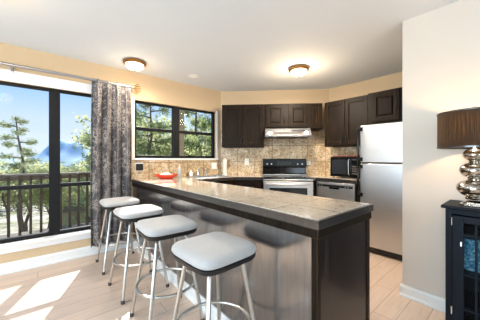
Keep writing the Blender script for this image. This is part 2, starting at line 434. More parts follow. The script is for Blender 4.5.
# living room walls behind the camera, each with its windows
bm = B(); yy = [(-.85, .6), (.8, 1.95)]; y = -3.2
for a, b in yy:
    box(bm, -3.1, -3.0, y, a, 0, CZ); box(bm, -3.1, -3.0, a, b, 0, .5); box(bm, -3.1, -3.0, a, b, 2.1, CZ); y = b
box(bm, -3.1, -3.0, y, 3.68, 0, CZ)
struct(obj('wall_far_left', bm, M['wall']), 'tan wall of the living room behind the camera with two windows', 'wall')
struct(obj('wall_front', holes_wall_x(-3.0, XN+.13, -3.3, -3.2, [(-.95, 1.15, .6, 2.1)]), M['wall']), 'tan wall behind the camera with one window', 'wall')

# baseboards
def base_prof(t=.016, h=.115): return [(0, 0), (-t-.012, 0), (-t-.012, .02), (-t, .026), (-t, h-.02), (-t*.5, h), (0, h)]
bb = obj('baseboard_left', prism_x(B(), base_prof(), -3.0, 1.02), M['white']); bb.location = (0, YW, 0)
struct(bb, 'white baseboard under the picture window', 'baseboard')
bb = obj('baseboard_near', prism_x(B(), base_prof(.016, .1), 0, YN+3.2+.016), M['white']); bb.location = (XN, YN+.016, 0); bb.rotation_euler = (0, 0, -PI/2)
struct(bb, 'white baseboard along the beige wall end beside the black cabinet', 'baseboard')

# windows ---------------------------------------------------------------
def make_window(name, label, x0, x1, z0, z1, mull, rail, fw, rw=.045):
    w = sthing(name, label, 'window', (0, YW, 0))
    Y0, Y1 = .045, .105
    bm = B()
    box(bm, x0, x1, Y0, Y1, z0, z0+.045); box(bm, x0, x1, Y0, Y1, z1-.03, z1)
    box(bm, x0, x0+.04, Y0, Y1, z0, z1); box(bm, x1-.04, x1, Y0, Y1, z0, z1)
    obj('window_frame', bm, M['black'], w, .004)
    for a, b in mull: obj('mullion', bx(a, b, Y0-.008, Y1+.003, z0+.001, z1-.001), M['black'], w, .004)
    xs = [x0+.04]+[q for a, b in mull for q in (a, b)]+[x1-.04]
    for i in range(0, len(xs), 2):
        if rail: obj('sash_rail', bx(xs[i], xs[i+1], Y0+.008, Y1-.006, rail-rw/2, rail+rw/2), M['black'], w, .003)
        obj('glass_pane', bx(xs[i], xs[i+1], .074, .078, z0+.045, z1-.03), M['glass'], w)
    return w
w1 = make_window('window_1', 'large black framed picture window looking onto the deck', W1[0], W1[1], W1[2], W1[3], [(-.96, -.86), (.10, .205)], .9, .04)
w2 = make_window('window_2', 'black framed sliding window above the sink counter', W2[0], W2[1], W2[2], W2[3], [(1.64, 1.745)], 1.655, .03)
# white casing
bm = B()
box(bm, W1[0]-.07, W1[1]+.07, YW-.014, YW, W1[3]-.004, W1[3]+.115); 
box(bm, W1[1]-.004, W1[1]+.07, YW-.014, YW, W1[2], W1[3])
struct(obj('trim_1', bm, M['white'], None, .003), 'white casing board above the picture window', 'trim')
bm = B(); box(bm, W1[0]-.1, W1[1]+.09, YW-.055, YW+.046, W1[2]-.028, W1[2]+.002); box(bm, W1[0]-.08, W1[1]+.07, YW-.018, YW, W1[2]-.095, W1[2]-.028)
struct(obj('trim_2', bm, M['white'], None, .004), 'white sill board under the picture window', 'trim')
bm = B()
box(bm, W2[0]-.004, W2[1]+.035, YW-.03, YW+.046, W2[2]-.024, W2[2]+.004)
box(bm, W2[1]-.004, W2[1]+.035, YW-.012, YW, W2[2]-.02, W2[3]+.02)
box(bm, W2[0]-.035, W2[0]+.004, YW-.012, YW, W2[2]-.02, W2[3]+.02)
struct(obj('trim_3', bm, M['white'], None, .003), 'white sill and side casing of the window above the sink', 'trim')

# tile backsplash
bm = B()
o = obj('trim_4', bx(1.0, 2.53, -.012, 0, .90, 1.196), M['splash']); o.location = (0, YW, 0)
struct(o, 'beige mottled stone tile backsplash under the sink window', 'tile backsplash')
o = obj('trim_5', bx(0.0, 1.937, -.014, -.001, .90, 1.74), M['splash']); o.location = (2.54, YW, 0); o.rotation_euler = (0, 0, -PI/4)
struct(o, 'beige mottled stone tile backsplash on the diagonal wall behind the range', 'tile backsplash')
o = obj('trim_6', bx(0.0, .86, -.012, 0, .90, 1.45), M['splash']); o.location = (XK, 2.19, 0); o.rotation_euler = (0, 0, -PI/2)
struct(o, 'beige mottled stone tile backsplash behind the microwave', 'tile backsplash')

# ------------------------------------------------------------ cabinet builder
def handle_vert(x, z, parent, y=0, L=.1, mat=None):
    bm = tube(B(), [(x, y, z), (x, y-.025, z+.012), (x, y-.028, z+L/2), (x, y-.025, z+L-.012), (x, y, z+L)], .005, 8)
    return obj('handle', bm, mat or M['blackplastic'], parent, smooth=True)
def handle_horiz(x, z, parent, y=0, L=.1):
    bm = tube(B(), [(x, y, z), (x+.012, y-.025, z), (x+L/2, y-.028, z), (x+L-.012, y-.025, z), (x+L, y, z)], .005, 8)
    return obj('handle', bm, M['blackplastic'], parent, smooth=True)
def door_mesh(x0, x1, z0, z1, y=0, raised=False, t=.024, fr=.055):
    bm = B()
    box(bm, x0, x0+fr, y-t, y, z0, z1); box(bm, x1-fr, x1, y-t, y, z0, z1)
    box(bm, x0+fr, x1-fr, y-t, y, z0, z0+fr); box(bm, x0+fr, x1-fr, y-t, y, z1-fr, z1)
    box(bm, x0+fr, x1-fr, y-t*.2, y, z0+fr, z1-fr)
    if raised:
        g = .018
        a = [(x0+fr+g, z0+fr+g), (x1-fr-g, z0+fr+g), (x1-fr-g, z1-fr-g), (x0+fr+g, z1-fr-g)]
        q = .014; b = [(a[0][0]+q, a[0][1]+q), (a[1][0]-q, a[1][1]+q), (a[2][0]-q, a[2][1]-q), (a[3][0]+q, a[3][1]-q)]
        va = [bm.verts.new((px, y-t*.2, pz)) for px, pz in a]; vb = [bm.verts.new((px, y-t*.95, pz)) for px, pz in b]
        bm.faces.new(vb)
        for i in range(4): bm.faces.new((va[i], va[(i+1) % 4], vb[(i+1) % 4], vb[i]))
    return bm
def upper(name, label, loc, rz, w, z0, z1, depth, doors, raised=False, hs='in', hz=None, stile=.03, crown=False):
    """front face at local y=0, body behind it; doors = list of (x0,x1,handle side)"""
    t = thing(name, label, 'cabinet', loc, rz, 'upper kitchen cabinets')
    obj('body', bx(0, w, 0, depth, z0, z1), M['esp'], t, .002)
    for x0, x1, side in doors:
        d = obj('door', door_mesh(x0, x1, z0+.022, z1-.022, 0, raised), M['esp'], t, .003)
        hx = {'r': x1-.025, 'l': x0+.025}.get(side)
        if hx is not None: handle_vert(hx, (z0+.05 if hz is None else hz), d, -.02, .1)
    return t
D = Vector((e, -e, 0)); ND = Vector((e, e, 0))
P0 = Vector((2.54, YW, 0))
def dg(a, back, z=0):       # a along the diagonal wall, back = distance in front of it
    p = P0+D*a-ND*back; return (p.x, p.y, z)
UD = .292
upper('upper_cabinet', 'dark upper cabinet with two tall doors, nearest the sink window', dg(.066, UD), -PI/4, .712, 1.41, 2.13, UD-.003, [(.012, .352, 'r'), (.36, .70, 'l')])
upper('upper_cabinet', 'short brown upper cabinet with two raised panel doors above the range hood', dg(.78, UD), -PI/4, .752, 1.72, 2.13, UD-.003, [(.03, .352, 'r'), (.40, .722, 'l')], True, hz=1.82)
upper('upper_cabinet', 'narrow brown upper cabinet in the corner right of the range hood', dg(1.534, UD), -PI/4, .198, 1.70, 2.13, UD-.003, [(.02, .188, None)], True)
# kitchen wall uppers (front plane x = 3.58)
upper('upper_cabinet', 'brown upper cabinet with two tall doors above the microwave', (3.58, 2.075, 0), -PI/2, .69, 1.41, 2.13, .317, [(.015, .343, 'r'), (.35, .678, 'l')])
upper('upper_cabinet', 'short brown cabinet with raised panel doors above the refrigerator', (3.53, 1.383, 0), -PI/2, .87, 1.70, 2.13, .367, [(.06, .385, 'r'), (.44, .765, 'l')], True, hz=1.86)

# ------------------------------------------------------------ peninsula and counters
def edge_strip(bm, pts, w, z0, z1):      # mitred strip along a polyline, on its left side
    P = [Vector(p) for p in pts]; inn = []
    for i, p in enumerate(P):
        d0 = (P[i]-P[i-1]).normalized() if i else None; d1 = (P[i+1]-P[i]).normalized() if i < len(P)-1 else None
        n0 = Vector((-d0.y, d0.x)) if d0 else None; n1 = Vector((-d1.y, d1.x)) if d1 else None
        if n0 is None: inn.append(p+n1*w)
        elif n1 is None: inn.append(p+n0*w)
        else: m = (n0+n1).normalized(); inn.append(p+m*(w/m.dot(n0)))
    lo = [[bm.verts.new((q.x, q.y, z)) for q in (P if k == 0 else inn)] for z in (z0, z1) for k in (0, 1)]
    ob, ib, ot, it = lo
    for i in range(len(P)-1):
        for A, Bq in ((ob, ib), (ot, it), (ob, ot), (ib, it)): bm.faces.new((A[i], A[i+1], Bq[i+1], Bq[i]))
    for i in (0, -1): bm.faces.new((ob[i], ib[i], it[i], ot[i]))
CT = .93
PX0, PX1, PY0 = 1.0, 1.645, .61
pen = thing('kitchen_peninsula', 'dark espresso breakfast bar peninsula with glossy panelled sides', 'kitchen island', (0, 0, 0))
obj('body', bx(PX0+.03, PX1-.03, PY0+.03, 2.86, 0, CT-.055), M['panel'], pen)
obj('body', bx(PX0+.03, PX1-.03, 2.862, YW-.002, 0, CT-.055), M['panel'], pen)
obj('side_panel', bx(PX0+.022, PX0+.032, PY0+.03, YW-.003, .0, CT-.055), M['panel'], pen, .001)
obj('end_panel', bx(PX0+.03, PX1-.03, PY0+.022, PY0+.032, 0, CT-.055), M['endp'], pen, .001)
obj('corner_post', bx(PX0+.016, PX0+.05, PY0+.016, PY0+.05, 0, CT-.056), M['esp'], pen, .003)
obj('corner_post', bx(PX1-.05, PX1-.016, PY0+.016, PY0+.05, 0, CT-.056), M['esp'], pen, .003)
bm = B(); edge_strip(bm, [(PX0+.008, YW-.004), (PX0+.008, PY0+.008), (PX1-.008, PY0+.008), (PX1-.008, PY0+.05)], .02, CT-.095, CT-.048)
obj('apron', bm, M['esp'], pen, .003)
bb = obj('baseboard', prism_x(B(), base_prof(.014, .1), -YW+.004, -PY0-.06), M['white'], pen)
bb.rotation_euler = (0, 0, -PI/2); bb.location = (PX0+.022, 0, 0); bb['label'] = 'white baseboard'
# doors on the kitchen side of the peninsula
for k in range(3):
    d = obj('door', door_mesh(0, .6, .1, .85), M['esp'], pen, .003); d.rotation_euler = (0, 0, PI/2); d.location = (PX1-.03, .9+k*.64, 0)
    handle_vert(.56, .7, d, -.02)

# worktop: peninsula + window run + diagonal up to the range
fy = 2.92
ra, rb = .762, 1.512       # range extents along the diagonal
FB = .52                   # counter depth on the diagonal
pA = dg(ra-.004, FB); pB = dg(ra-.004, .016)
fc = (5.33-fy, fy)         # inner corner window run / diagonal
wt = thing('countertop', 'beige granite tile countertop of the peninsula and sink run', 'countertop', (0, 0, 0))
EW = .02
sx0, sx1, sy0, sy1 = 1.78, 2.36, 3.0, 3.40        # sink cut out
bm = B()
z0, z1 = CT-.05, CT
box(bm, PX0+EW, PX1-EW, PY0+EW, fy, z0, z1)
box(bm, PX0+EW, sx0, fy, YW-.013, z0, z1)
box(bm, sx0, sx1, fy+EW, sy0, z0, z1); box(bm, sx0, sx1, sy1, YW-.013, z0, z1)
prism(bm, [(sx1, fy+EW), (fc[0]+.008, fy+EW), (pA[0]+.014, pA[1]+.014), (pB[0], pB[1]), (2.54, YW-.018), (sx1, YW-.013)], z0, z1)
obj('stone_top', bm, M['counter'], wt)
bm = B()
ee = CT-.003
edge_strip(bm, [(PX0, YW-.014), (PX0, PY0), (PX1, PY0), (PX1, fy), fc, (pA[0], pA[1])], EW, z0+.003, ee)
ed = obj('wood_edging', bm, M['espx'], wt, .002); ed['label'] = 'dark wood edge strip'
# worktop right of the range
pC = dg(rb+.004, FB); pD = dg(rb+.004, .016)
kc = (3.28, 2.05); KX = 3.28; KY0 = 1.385
wt2 = thing('countertop', 'small beige granite tile countertop under the microwave', 'countertop', (0, 0, 0))
obj('stone_top', prism(B(), [(pC[0]+.014, pC[1]+.014), (kc[0]+EW, kc[1]+.008), (KX+EW, KY0), (XK-.013, KY0), (XK-.013, 2.165), (pD[0], pD[1])], z0, z1), M['counter'], wt2)
bm = B(); edge_strip(bm, [(pC[0], pC[1]), kc, (KX, KY0)], EW, z0+.003, ee)
obj('wood_edging', bm, M['espx'], wt2, .002)

# base cabinets
def base_cab(name, label, loc, rz, w, depth, doors, drawers=()):
    t = thing(name, label, 'cabinet', loc, rz, 'base cabinets')
    bm = B(); box(bm, 0, w, 0, depth, .09, CT-.056); box(bm, 0, w, .06, depth, 0, .09)
    obj('body', bm, M['esp'], t)
    for x0, x1, s in doors:
        d = obj('door', door_mesh(x0, x1, .11, .68 if drawers else CT-.075), M['esp'], t, .003)
        handle_vert(x1-.028 if s == 'r' else x0+.028, .54, d, -.02)
    for x0, x1 in drawers:
        d = obj('drawer', bx(x0, x1, -.02, 0, .70, CT-.075), M['esp'], t, .004)
        handle_horiz((x0+x1)/2-.05, .775, d, -.02)
    return t
tsb = thing('sink_base_cabinet', 'dark base cabinet under the sink', 'cabinet', (PX1-.02, fy+.03, 0), 0, 'base cabinets')
bm = B(); box(bm, 0, .742, 0, .02, .09, CT-.056); box(bm, 0, .742, .05, .56, 0, .09)
obj('body', bm, M['esp'], tsb)
for x0, x1, s in ((.02, .36, 'r'), (.37, .71, 'l')):
    d = obj('door', door_mesh(x0, x1, .11, .68), M['esp'], tsb, .003); handle_vert(x1-.028 if s == 'r' else x0+.028, .54, d, -.02)
d = obj('drawer', bx(.02, .71, -.02, 0, .70, CT-.075), M['esp'], tsb, .004)
lc = Vector((fc[0]+.02, fc[1]+.02, 0)); la = ((lc-P0).dot(D))
base_cab('corner_base_cabinet', 'dark base cabinet between the sink run and the range', dg(la+.012, FB-.03), -PI/4, ra-.006-la-.012, .40, [(.015, ra-la-.035, 'r')], [(.015, ra-la-.035)])
t = thing('filler_cabinet', 'narrow dark base cabinet between the range and the dishwasher', 'cabinet', dg(rb+.006, FB-.03), -PI/4, 'base cabinets')
ka = ((Vector((kc[0], kc[1], 0))-P0).dot(D))
obj('body', bx(0, max(.03, ka-rb-.02), 0, .40, 0, CT-.056), M['esp'], t)
t = thing('filler_cabinet', 'narrow dark base cabinet between the dishwasher and the refrigerator', 'cabinet', (KX+.03, 1.45, 0), -PI/2, 'base cabinets')
obj('body', bx(0, .065, 0, .585, 0, CT-.056), M['esp'], t, .002)

# sink, faucet ----------------------------------------------------------
sk = thing('kitchen_sink', 'stainless drop in sink below the window', 'sink', ((sx0+sx1)/2, (sy0+sy1)/2, CT))
hw, hd = (sx1-sx0)/2, (sy1-sy0)/2
bm = B()
for a in ((-hw-.02, hw+.02, -hd-.02, -hd+.012), (-hw-.02, hw+.02, hd-.012, hd+.02), (-hw-.02, -hw+.012, -hd+.012, hd-.012), (hw-.012, hw+.02, -hd+.012, hd-.012)):
    box(bm, *a, .0005, .006)
obj('rim', bm, M['steel'], sk, .002)
for s0, s1 in ((-hw+.006, -.01), (.01, hw-.006)):
    bm = B(); d0 = hd-.006
    for a in ((s0, s1, -d0, d0, -.18, -.175), (s0, s0+.004, -d0, d0, -.175, 0), (s1-.004, s1, -d0, d0, -.175, 0), (s0+.004, s1-.004, -d0, -d0+.004, -.175, 0), (s0+.004, s1-.004, d0-.004, d0, -.175, 0)): box(bm, *a)
    obj('basin', bm, M['steel'], sk)
fa = thing('faucet', 'chrome single lever kitchen faucet behind the sink', 'faucet', (2.03, 3.462, CT+.001))
obj('base', lathe(B(), [(0, 0), (.03, 0), (.03, .008), (.022, .014), (.022, .07), (.018, .085), (0, .088)], 24), M['chrome'], fa, smooth=True)
obj('spout', tube(B(), [(0, 0, .06), (0, -.04, .105), (0, -.1, .125), (0, -.16, .115), (0, -.185, .085)], .012, 14), M['chrome'], fa, smooth=True)
obj('lever', tube(B(), [(0, 0, .085), (.03, 0, .115), (.07, -.01, .15)], [.010, .008, .006], 10), M['chrome'], fa, smooth=True)
ss = thing('side_sprayer', 'chrome side sprayer right of the faucet', 'sprayer', (2.19, 3.455, CT+.001))
obj('base', lathe(B(), [(0, 0), (.022, 0), (.020, .02), (.012, .03), (0, .03)], 20), M['chrome'], ss, smooth=True)
obj('spray_head', tube(B(), [(0, 0, .03), (0, 0, .08), (0, -.03, .115)], [.011, .015, .018], 14), M['chrome'], ss, smooth=True)
sp = thing('soap_bottle', 'clear pump soap bottle between the red bowl and the faucet', 'soap bottle', (1.665, 3.40, CT+.001))
obj('bottle', lathe(B(), [(0, 0), (.034, 0), (.036, .01), (.036, .11), (.02, .135), (.013, .14), (0, .14)], 24), M['soap'], sp, smooth=True)
pm = obj('pump', lathe(B(), [(0, .14), (.014, .14), (.014, .155), (.005, .158), (.005, .185), (.009, .187), (.009, .195), (0, .195)], 16), M['plastic_white'], sp, smooth=True)
obj('nozzle', tube(B(), [(0, 0, .19), (.01, -.03, .19), (.012, -.04, .183)], .004, 8), M['plastic_white'], pm, smooth=True)
db = thing('dish_bottle', 'short white bottle standing left of the faucet', 'bottle', (1.90, 3.47, CT+.001))
obj('bottle', lathe(B(), [(0, 0), (.03, 0), (.032, .01), (.032, .06), (.016, .08), (0, .08)], 20), M['plastic_white'], db, smooth=True)
obj('cap', lathe(B(), [(0, .08), (.013, .08), (.011, .1), (0, .1)], 16), M['plastic_white'], db, smooth=True)

# red bowl with white cloth
bw = thing('serving_bowl', 'shallow red orange oval bowl on the countertop by the window', 'bowl', (1.415, 3.31, CT+.001), math.radians(-40))
o = obj('dish', lathe(B(), [(0, 0), (.085, 0), (.09, .006), (.14, .03), (.168, .056), (.172, .06), (.165, .061), (.135, .037), (.085, .014), (0, .012)], 48), M['red'], bw, smooth=True)
o.scale = (1, .82, 1)
bm = B(); n = 28; R = []
for j in range(8):
    rr = .125*j/7; ring = []
    for k in range(n):
        a = 2*PI*k/n; h = .034+.048*math.cos(j/7*PI/2)*(1+.25*math.sin(3*a+j)+.18*math.sin(7*a-j*1.7)) if j else .085
        ring.append(bm.verts.new((rr*math.cos(a)*(1+.06*math.sin(5*a)), rr*.8*math.sin(a), h)))
    R.append(ring)
for a, b in zip(R, R[1:]):
    for k in range(n): bm.faces.new((a[k], a[(k+1) % n], b[(k+1) % n], b[k]))
bm.faces.new(R[-1][::-1]); bmesh.ops.remove_doubles(bm, verts=bm.verts[:], dist=1e-4)
o = obj('folded_napkin', bm, M['cloth'], None, smooth=True); o.location = (1.415, 3.31, CT+.002); o.rotation_euler = (0, 0, math.radians(-40))
tag(o, 'crumpled white cloth heaped in the red orange bowl', 'cloth')
# slim paper roll in the corner
pr = thing('paper_towel_roll', 'slim white upright roll on the counter in the corner by the window', 'paper roll', (2.525, 3.385, CT+.001))
obj('base', lathe(B(), [(0, 0), (.05, 0), (.05, .008), (0, .01)], 28), M['plastic_white'], pr, smooth=True)
obj('roll', lathe(B(), [(.012, .012), (.036, .012), (.037, .02), (.037, .272), (.035, .278), (.012, .278)], 28), M['cloth'], pr, smooth=True)
obj('rod', lathe(B(), [(0, .01), (.006, .01), (.006, .29), (.01, .294), (0, .30)], 12), M['plastic_white'], pr, smooth=True)

# outlets ---------------------------------------------------------------
def plate(name, label, cat, loc, rz, kind='outlet', mat='plastic_white', w=.075, h=.115):
    t = thing(name, label, cat, loc, rz)
    obj('cover_plate', bx(-w/2, w/2, -.006, 0, -h/2, h/2), M[mat], t, .003)
    if kind == 'outlet':
        for dz in (-.028, .028):
            r = obj('receptacle', bx(-.017, .017, -.009, -.0061, dz-.014, dz+.014), M[mat], t, .003)
            bm = B(); box(bm, -.009, -.006, -.0096, -.0091, dz-.005, dz+.006); box(bm, .006, .009, -.0096, -.0091, dz-.005, dz+.006)
            obj('slots', bm, M['blackplastic'], r)
    elif kind == 'switch':
        for dx in (-.018, .018): obj('rocker', bx(dx-.012, dx+.012, -.012, -.0061, -.03, .03), M[mat], t, .002)
    return t
plate('wall_switch', 'double white switch plate on the tiles under the right end of the sink window', 'light switch', (2.385, YW-.012, 1.09), 0, 'switch', w=.11)
plate('wall_outlet', 'white outlet plate on the tiles left of the range', 'outlet', dg(.475, .0145, 1.165), -PI/4)
plate('wall_outlet', 'white outlet plate on the tiles right of the range backguard', 'outlet', dg(1.565, .0145, 1.165), -PI/4)
af = thing('air_freshener', 'tan plug in air freshener in the outlet right of the range', 'air freshener', dg(1.56, .03, 1.19), -PI/4)
obj('body', bx(-.024, .024, -.035, .004, -.01, .055), M['tan'], af, .008)
obj('cap', lathe(B(), [(0, .055), (.02, .055), (.016, .07), (0, .074)], 16, 0, -.015), M['tan'], af, smooth=True)
wp = thing('wall_device', 'small black wall device on the tiles beside the curtain', 'wall device', (1.10, YW-.012, 1.10), 0)
obj('cover_plate', bx(-.055, .055, -.006, 0, -.06, .06), M['plastic_white'], wp, .003)
obj('body', bx(-.048, .048, -.035, -.0061, -.05, .045), M['blackplastic'], wp, .008)

# ------------------------------------------------------------ range and hood
rg = thing('kitchen_range', 'stainless and black electric range against the diagonal tiled wall', 'stove', dg(ra, .61), -PI/4)
rw = rb-ra
bm = B(); box(bm, 0, rw, .02, .59, .03, .905)
obj('body', bm, M['blackplastic'], rg, .003)
obj('cooktop', bx(0.0, rw, -.005, .595, .906, .925), M['blackgloss'], rg, .004)
for x, y, r in ((.2, .16, .1), (.56, .16, .075), (.2, .42, .075), (.56, .42, .1)):
    bm = B()
    for k in range(2):
        rr = r-.02*k; tube(bm, [(x+rr*math.cos(a*PI/16), y+rr*math.sin(a*PI/16), .9262) for a in range(32)], .0012, 6, True)
    b = obj('burner_ring', bm, M['rubber'], rg); 
bm = prism_x(B(), [(.50, .926), (.59, .926), (.59, 1.215), (.545, 1.215), (.525, 1.20), (.512, 1.08), (.545, 1.06), (.545, .96), (.50, .945)], 0, rw)
bg = obj('backguard', bm, M['blackgloss'], rg, .003)
for x in (.075, .15, .60, .675):
    k = obj('knob', cyl_y(B(), x, 1.125, .021, .492, .518), M['blackplastic'], bg, .003); obj('knob_face', cyl_y(B(), x, 1.125, .012, .490, .4925), M['steel_dark'], k)
obj('display', bx(.25, .50, .511, .519, 1.10, 1.165), M['display'], bg, .001)
obj('trim_bar', bx(.004, rw-.004, .492, .50, .93, .944), M['steel_dark'], bg, .001)
obj('front_trim', bx(0, rw, -.02, .018, .884, .903), M['steel_dark'], rg, .004)
dr = obj('oven_door', bx(.003, rw-.003, -.03, .018, .22, .868), M['steel_dark'], rg, .005)
obj('door_window', bx(.09, rw-.09, -.033, -.0301, .40, .775), M['mwglass'], dr, .001)
bm = tube(B(), [(.06, -.03, .832), (.06, -.07, .832), (.09, -.075, .832), (rw-.09, -.075, .832), (rw-.06, -.07, .832), (rw-.06, -.03, .832)], .012, 12)
obj('handle', bm, M['steel_dark'], dr, smooth=True)
obj('drawer', bx(.003, rw-.003, -.028, .018, .06, .21), M['steel_dark'], rg, .005)
for x in (.04, rw-.04): 
    for y in (.06, .55): obj('foot', lathe(B(), [(0, 0), (.015, 0), (.015, .03), (0, .03)], 12, x, y), M['blackplastic'], rg)

hd_ = thing('range_hood', 'stainless under cabinet range hood with two lit lamps', 'range hood', dg(.792, .46), -PI/4)
hw_ = .728
bm = prism_x(B(), [(.447, 1.716), (.08, 1.716), (.06, 1.70), (0, 1.60), (0, 1.575), (.447, 1.575)], 0, hw_)
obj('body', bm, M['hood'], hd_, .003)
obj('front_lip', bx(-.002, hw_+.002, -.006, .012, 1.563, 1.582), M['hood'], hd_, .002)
obj('filter', bx(.2, .53, .05, .4, 1.568, 1.5745), M['rubber'], hd_)
sl = (1.70-1.60)/.06
def slope_box(bm, x0, x1, t0, t1, off):      # patch on the slanted front, t = fraction up the slope
    p = lambda t, o: (0+.06*t-.857*o, 1.60+.10*t+.515*o)
    a, b, c, d = p(t0, off), p(t1, off), p(t1, 0), p(t0, 0)
    return prism_x(bm, [a, b, c, d], x0, x1)
obj('control_strip', slope_box(B(), .42, .63, .5, .82, .003), M['blackplastic'], hd_)
obj('dark_panel', slope_box(B(), .14, .59, .02, .42, .003), M['rubber'], hd_)
for x in (.075, .655):
    bm = tube(B(), [(x, .018, 1.625), (x, .008, 1.631)], [.034, .030], 20)
    o = obj('lamp_lens', bm, M['spot_glow'], hd_, smooth=True)
    ld = bpy.data.lights.new('hood_lamp_light', 'SPOT'); ld.energy = 2.5; ld.spot_size = math.radians(150); ld.color = (1, .93, .8); ld.shadow_soft_size = .04
    lo = bpy.data.objects.new('hood_lamp_light', ld); C.objects.link(lo); lo.parent = hd_; lo.location = (x, .12, 1.552)

# ------------------------------------------------------------ dishwasher, microwave, refrigerator
dw = thing('dishwasher', 'stainless dishwasher under the small countertop beside the refrigerator', 'dishwasher', (KX+.02, 2.045, 0), -PI/2)
obj('body', bx(.002, .592, .01, .585, .0, CT-.056), M['blackplastic'], dw)
dd = obj('door', bx(.004, .59, -.018, .009, .12, CT-.062), M['steel'], dw, .005)
obj('control_panel', bx(.03, .564, -.0215, -.0181, .80, .835), M['blackplastic'], dd, .001)
obj('handle', bx(.22, .374, -.028, -.0216, .775, .80), M['blackgloss'], dd, .003)
for x in (.06, .1, .46, .5): obj('button', cyl_y(B(), x, .817, .008, -.0235, -.0216, 12), M['steel'], dd)
obj('toe_kick', bx(.004, .59, .03, .05, .0, .115), M['blackplastic'], dw)

mw = thing('microwave_oven', 'small black countertop microwave between the range and the refrigerator', 'microwave', (3.50, 1.925, CT+.001), -PI/2)
obj('body', bx(0, .42, .012, .36, .012, .315), M['blackplastic'], mw, .005)
md = obj('door', bx(.002, .32, -.012, .0115, .014, .313), M['blackgloss'], mw, .005)
obj('door_window', bx(.03, .265, -.0145, -.0121, .055, .27), M['mwglass'], md, .001)
obj('handle', tube(B(), [(.297, -.012, .05), (.297, -.035, .06), (.297, -.035, .265), (.297, -.012, .275)], .007, 10), M['steel'], md, smooth=True)
cp = obj('control_panel', bx(.323, .418, -.010, .0115, .014, .313), M['blackgloss'], mw, .003)
obj('display', bx(.335, .406, -.0115, -.0101, .26, .285), M['display'], cp)
for i in range(3):
    for j in range(4): obj('button', bx(.337+i*.025, .357+i*.025, -.0118, -.0101, .06+j*.034, .08+j*.034), M['rubber'], cp)
for x in (.03, .39):
    for y in (.05, .33): obj('foot', lathe(B(), [(0, 0), (.012, 0), (.012, .0118), (0, .0118)], 12, x, y), M['rubber'], mw)
o = obj('serving_tray', bx(0, .40, 0, .28, 0, .012), M['darkred'], None, .005); o.location = (3.53, 1.915, CT+.3165); o.rotation_euler = (0, 0, -PI/2)
tag(o, 'thin dark red tray lying on top of the microwave', 'tray')

FX, FY = 3.25, 1.37
fr = thing('refrigerator', 'stainless top freezer refrigerator with black handles', 'refrigerator', (FX, FY, 0), -PI/2)
fw = .775
obj('body', bx(.004, fw-.004, .062, .63, .03, 1.645), M['blackplastic'], fr, .004)
fz = obj('freezer_door', bx(0, fw, 0, .058, 1.168, 1.655), M['steel'], fr, .010, seg=3)
fd = obj('fridge_door', bx(0, fw, 0, .058, .085, 1.155), M['steel'], fr, .010, seg=3)
def fh(z0, z1, p):
    bm = B(); box(bm, -.014, .034, -.012, -.0005, z0, z0+.05); box(bm, -.014, .034, -.012, -.0005, z1-.05, z1)
    tube(bm, [(.008, -.012, z0+.02), (.0, -.05, z0+.045), (-.002, -.056, z0+.10), (-.002, -.056, z1-.10), (.0, -.05, z1-.045), (.008, -.012, z1-.02)], .014, 12)
    h = obj('handle', bm, M['blackgloss'], p, smooth=True); h['label'] = 'black curved handle'
fh(1.185, 1.63, fz); fh(.72, 1.14, fd)
obj('toe_grille', bx(.02, fw-.02, .03, .061, .012, .08), M['blackplastic'], fr, .003)
obj('hinge_cap', bx(fw-.09, fw-.02, .01, .08, 1.656, 1.672), M['blackplastic'], fr, .003)
for x in (.05, fw-.05): obj('foot', lathe(B(), [(0, 0), (.02, 0), (.02, .03), (0, .03)], 12, x, .1), M['blackplastic'], fr)
for x in (.05, fw-.05): obj('foot', lathe(B(), [(0, 0), (.02, 0), (.02, .03), (0, .03)], 12, x, .55), M['blackplastic'], fr)

# ------------------------------------------------------------ ceiling lights
def ceiling_light(loc, label, power, R=.128):
    t = thing('ceiling_light', label, 'ceiling light', loc, 0, 'flush mount ceiling lights')
    obj('rim', lathe(B(), [(0, 0), (R*.9, 0), (R+.006, -.012), (R+.008, -.03), (R-.006, -.045), (R-.02, -.042), (R-.022, -.01), (0, -.008)], 48), M['bronze'], t, smooth=True)
    obj('glass_bowl', lathe(B(), [(R-.021, -.03), (R-.022, -.045), (R*.82, -.07), (R*.58, -.093), (R*.3, -.106), (0, -.11)], 48), M['bowl_glow'], t, smooth=True)
    obj('finial', lathe(B(), [(0, -.109), (.010, -.11), (.012, -.118), (.006, -.126), (0, -.13)], 16), M['bronze'], t, smooth=True)
    ad_ = bpy.data.lights.new('ceiling_light_glow', 'AREA'); ad_.shape = 'DISK'; ad_.size = .2; ad_.energy = power*2.6; ad_.color = (1, .88, .74)
    ao = bpy.data.objects.new('ceiling_light_glow', ad_); C.objects.link(ao); ao.parent = t; ao.location = (0, 0, -.14)
    ld = bpy.data.lights.new('ceiling_light_bulb', 'POINT'); ld.energy = power*1.0; ld.color = (1, .76, .48); ld.shadow_soft_size = .08
    lo = bpy.data.objects.new('ceiling_light_bulb', ld); C.objects.link(lo); lo.parent = t; lo.location = (0, 0, -.34)
    return t
ceiling_light((.93, 3.14, CZ), 'lit amber glass ceiling light above the curtain by the window wall', 5)
ceiling_light((2.68, 1.93, CZ), 'lit amber glass ceiling light in front of the range hood', 19)
ceiling_light((-.36, 2.38, CZ), 'lit white glass ceiling light at the top left corner of the photo', 7, .17)
t = thing('recessed_light', 'small round white recessed light in the ceiling near the sink window', 'recessed light', (1.75, 3.13, CZ))
obj('trim_ring', lathe(B(), [(.045, -.001), (.075, -.001), (.078, -.006), (.07, -.012), (.05, -.008), (.045, -.001)], 32), M['white'], t, smooth=True)
obj('lens', lathe(B(), [(0, -.001), (.048, -.001), (.048, -.006), (0, -.008)], 32), M['can_glow'], t, smooth=True)

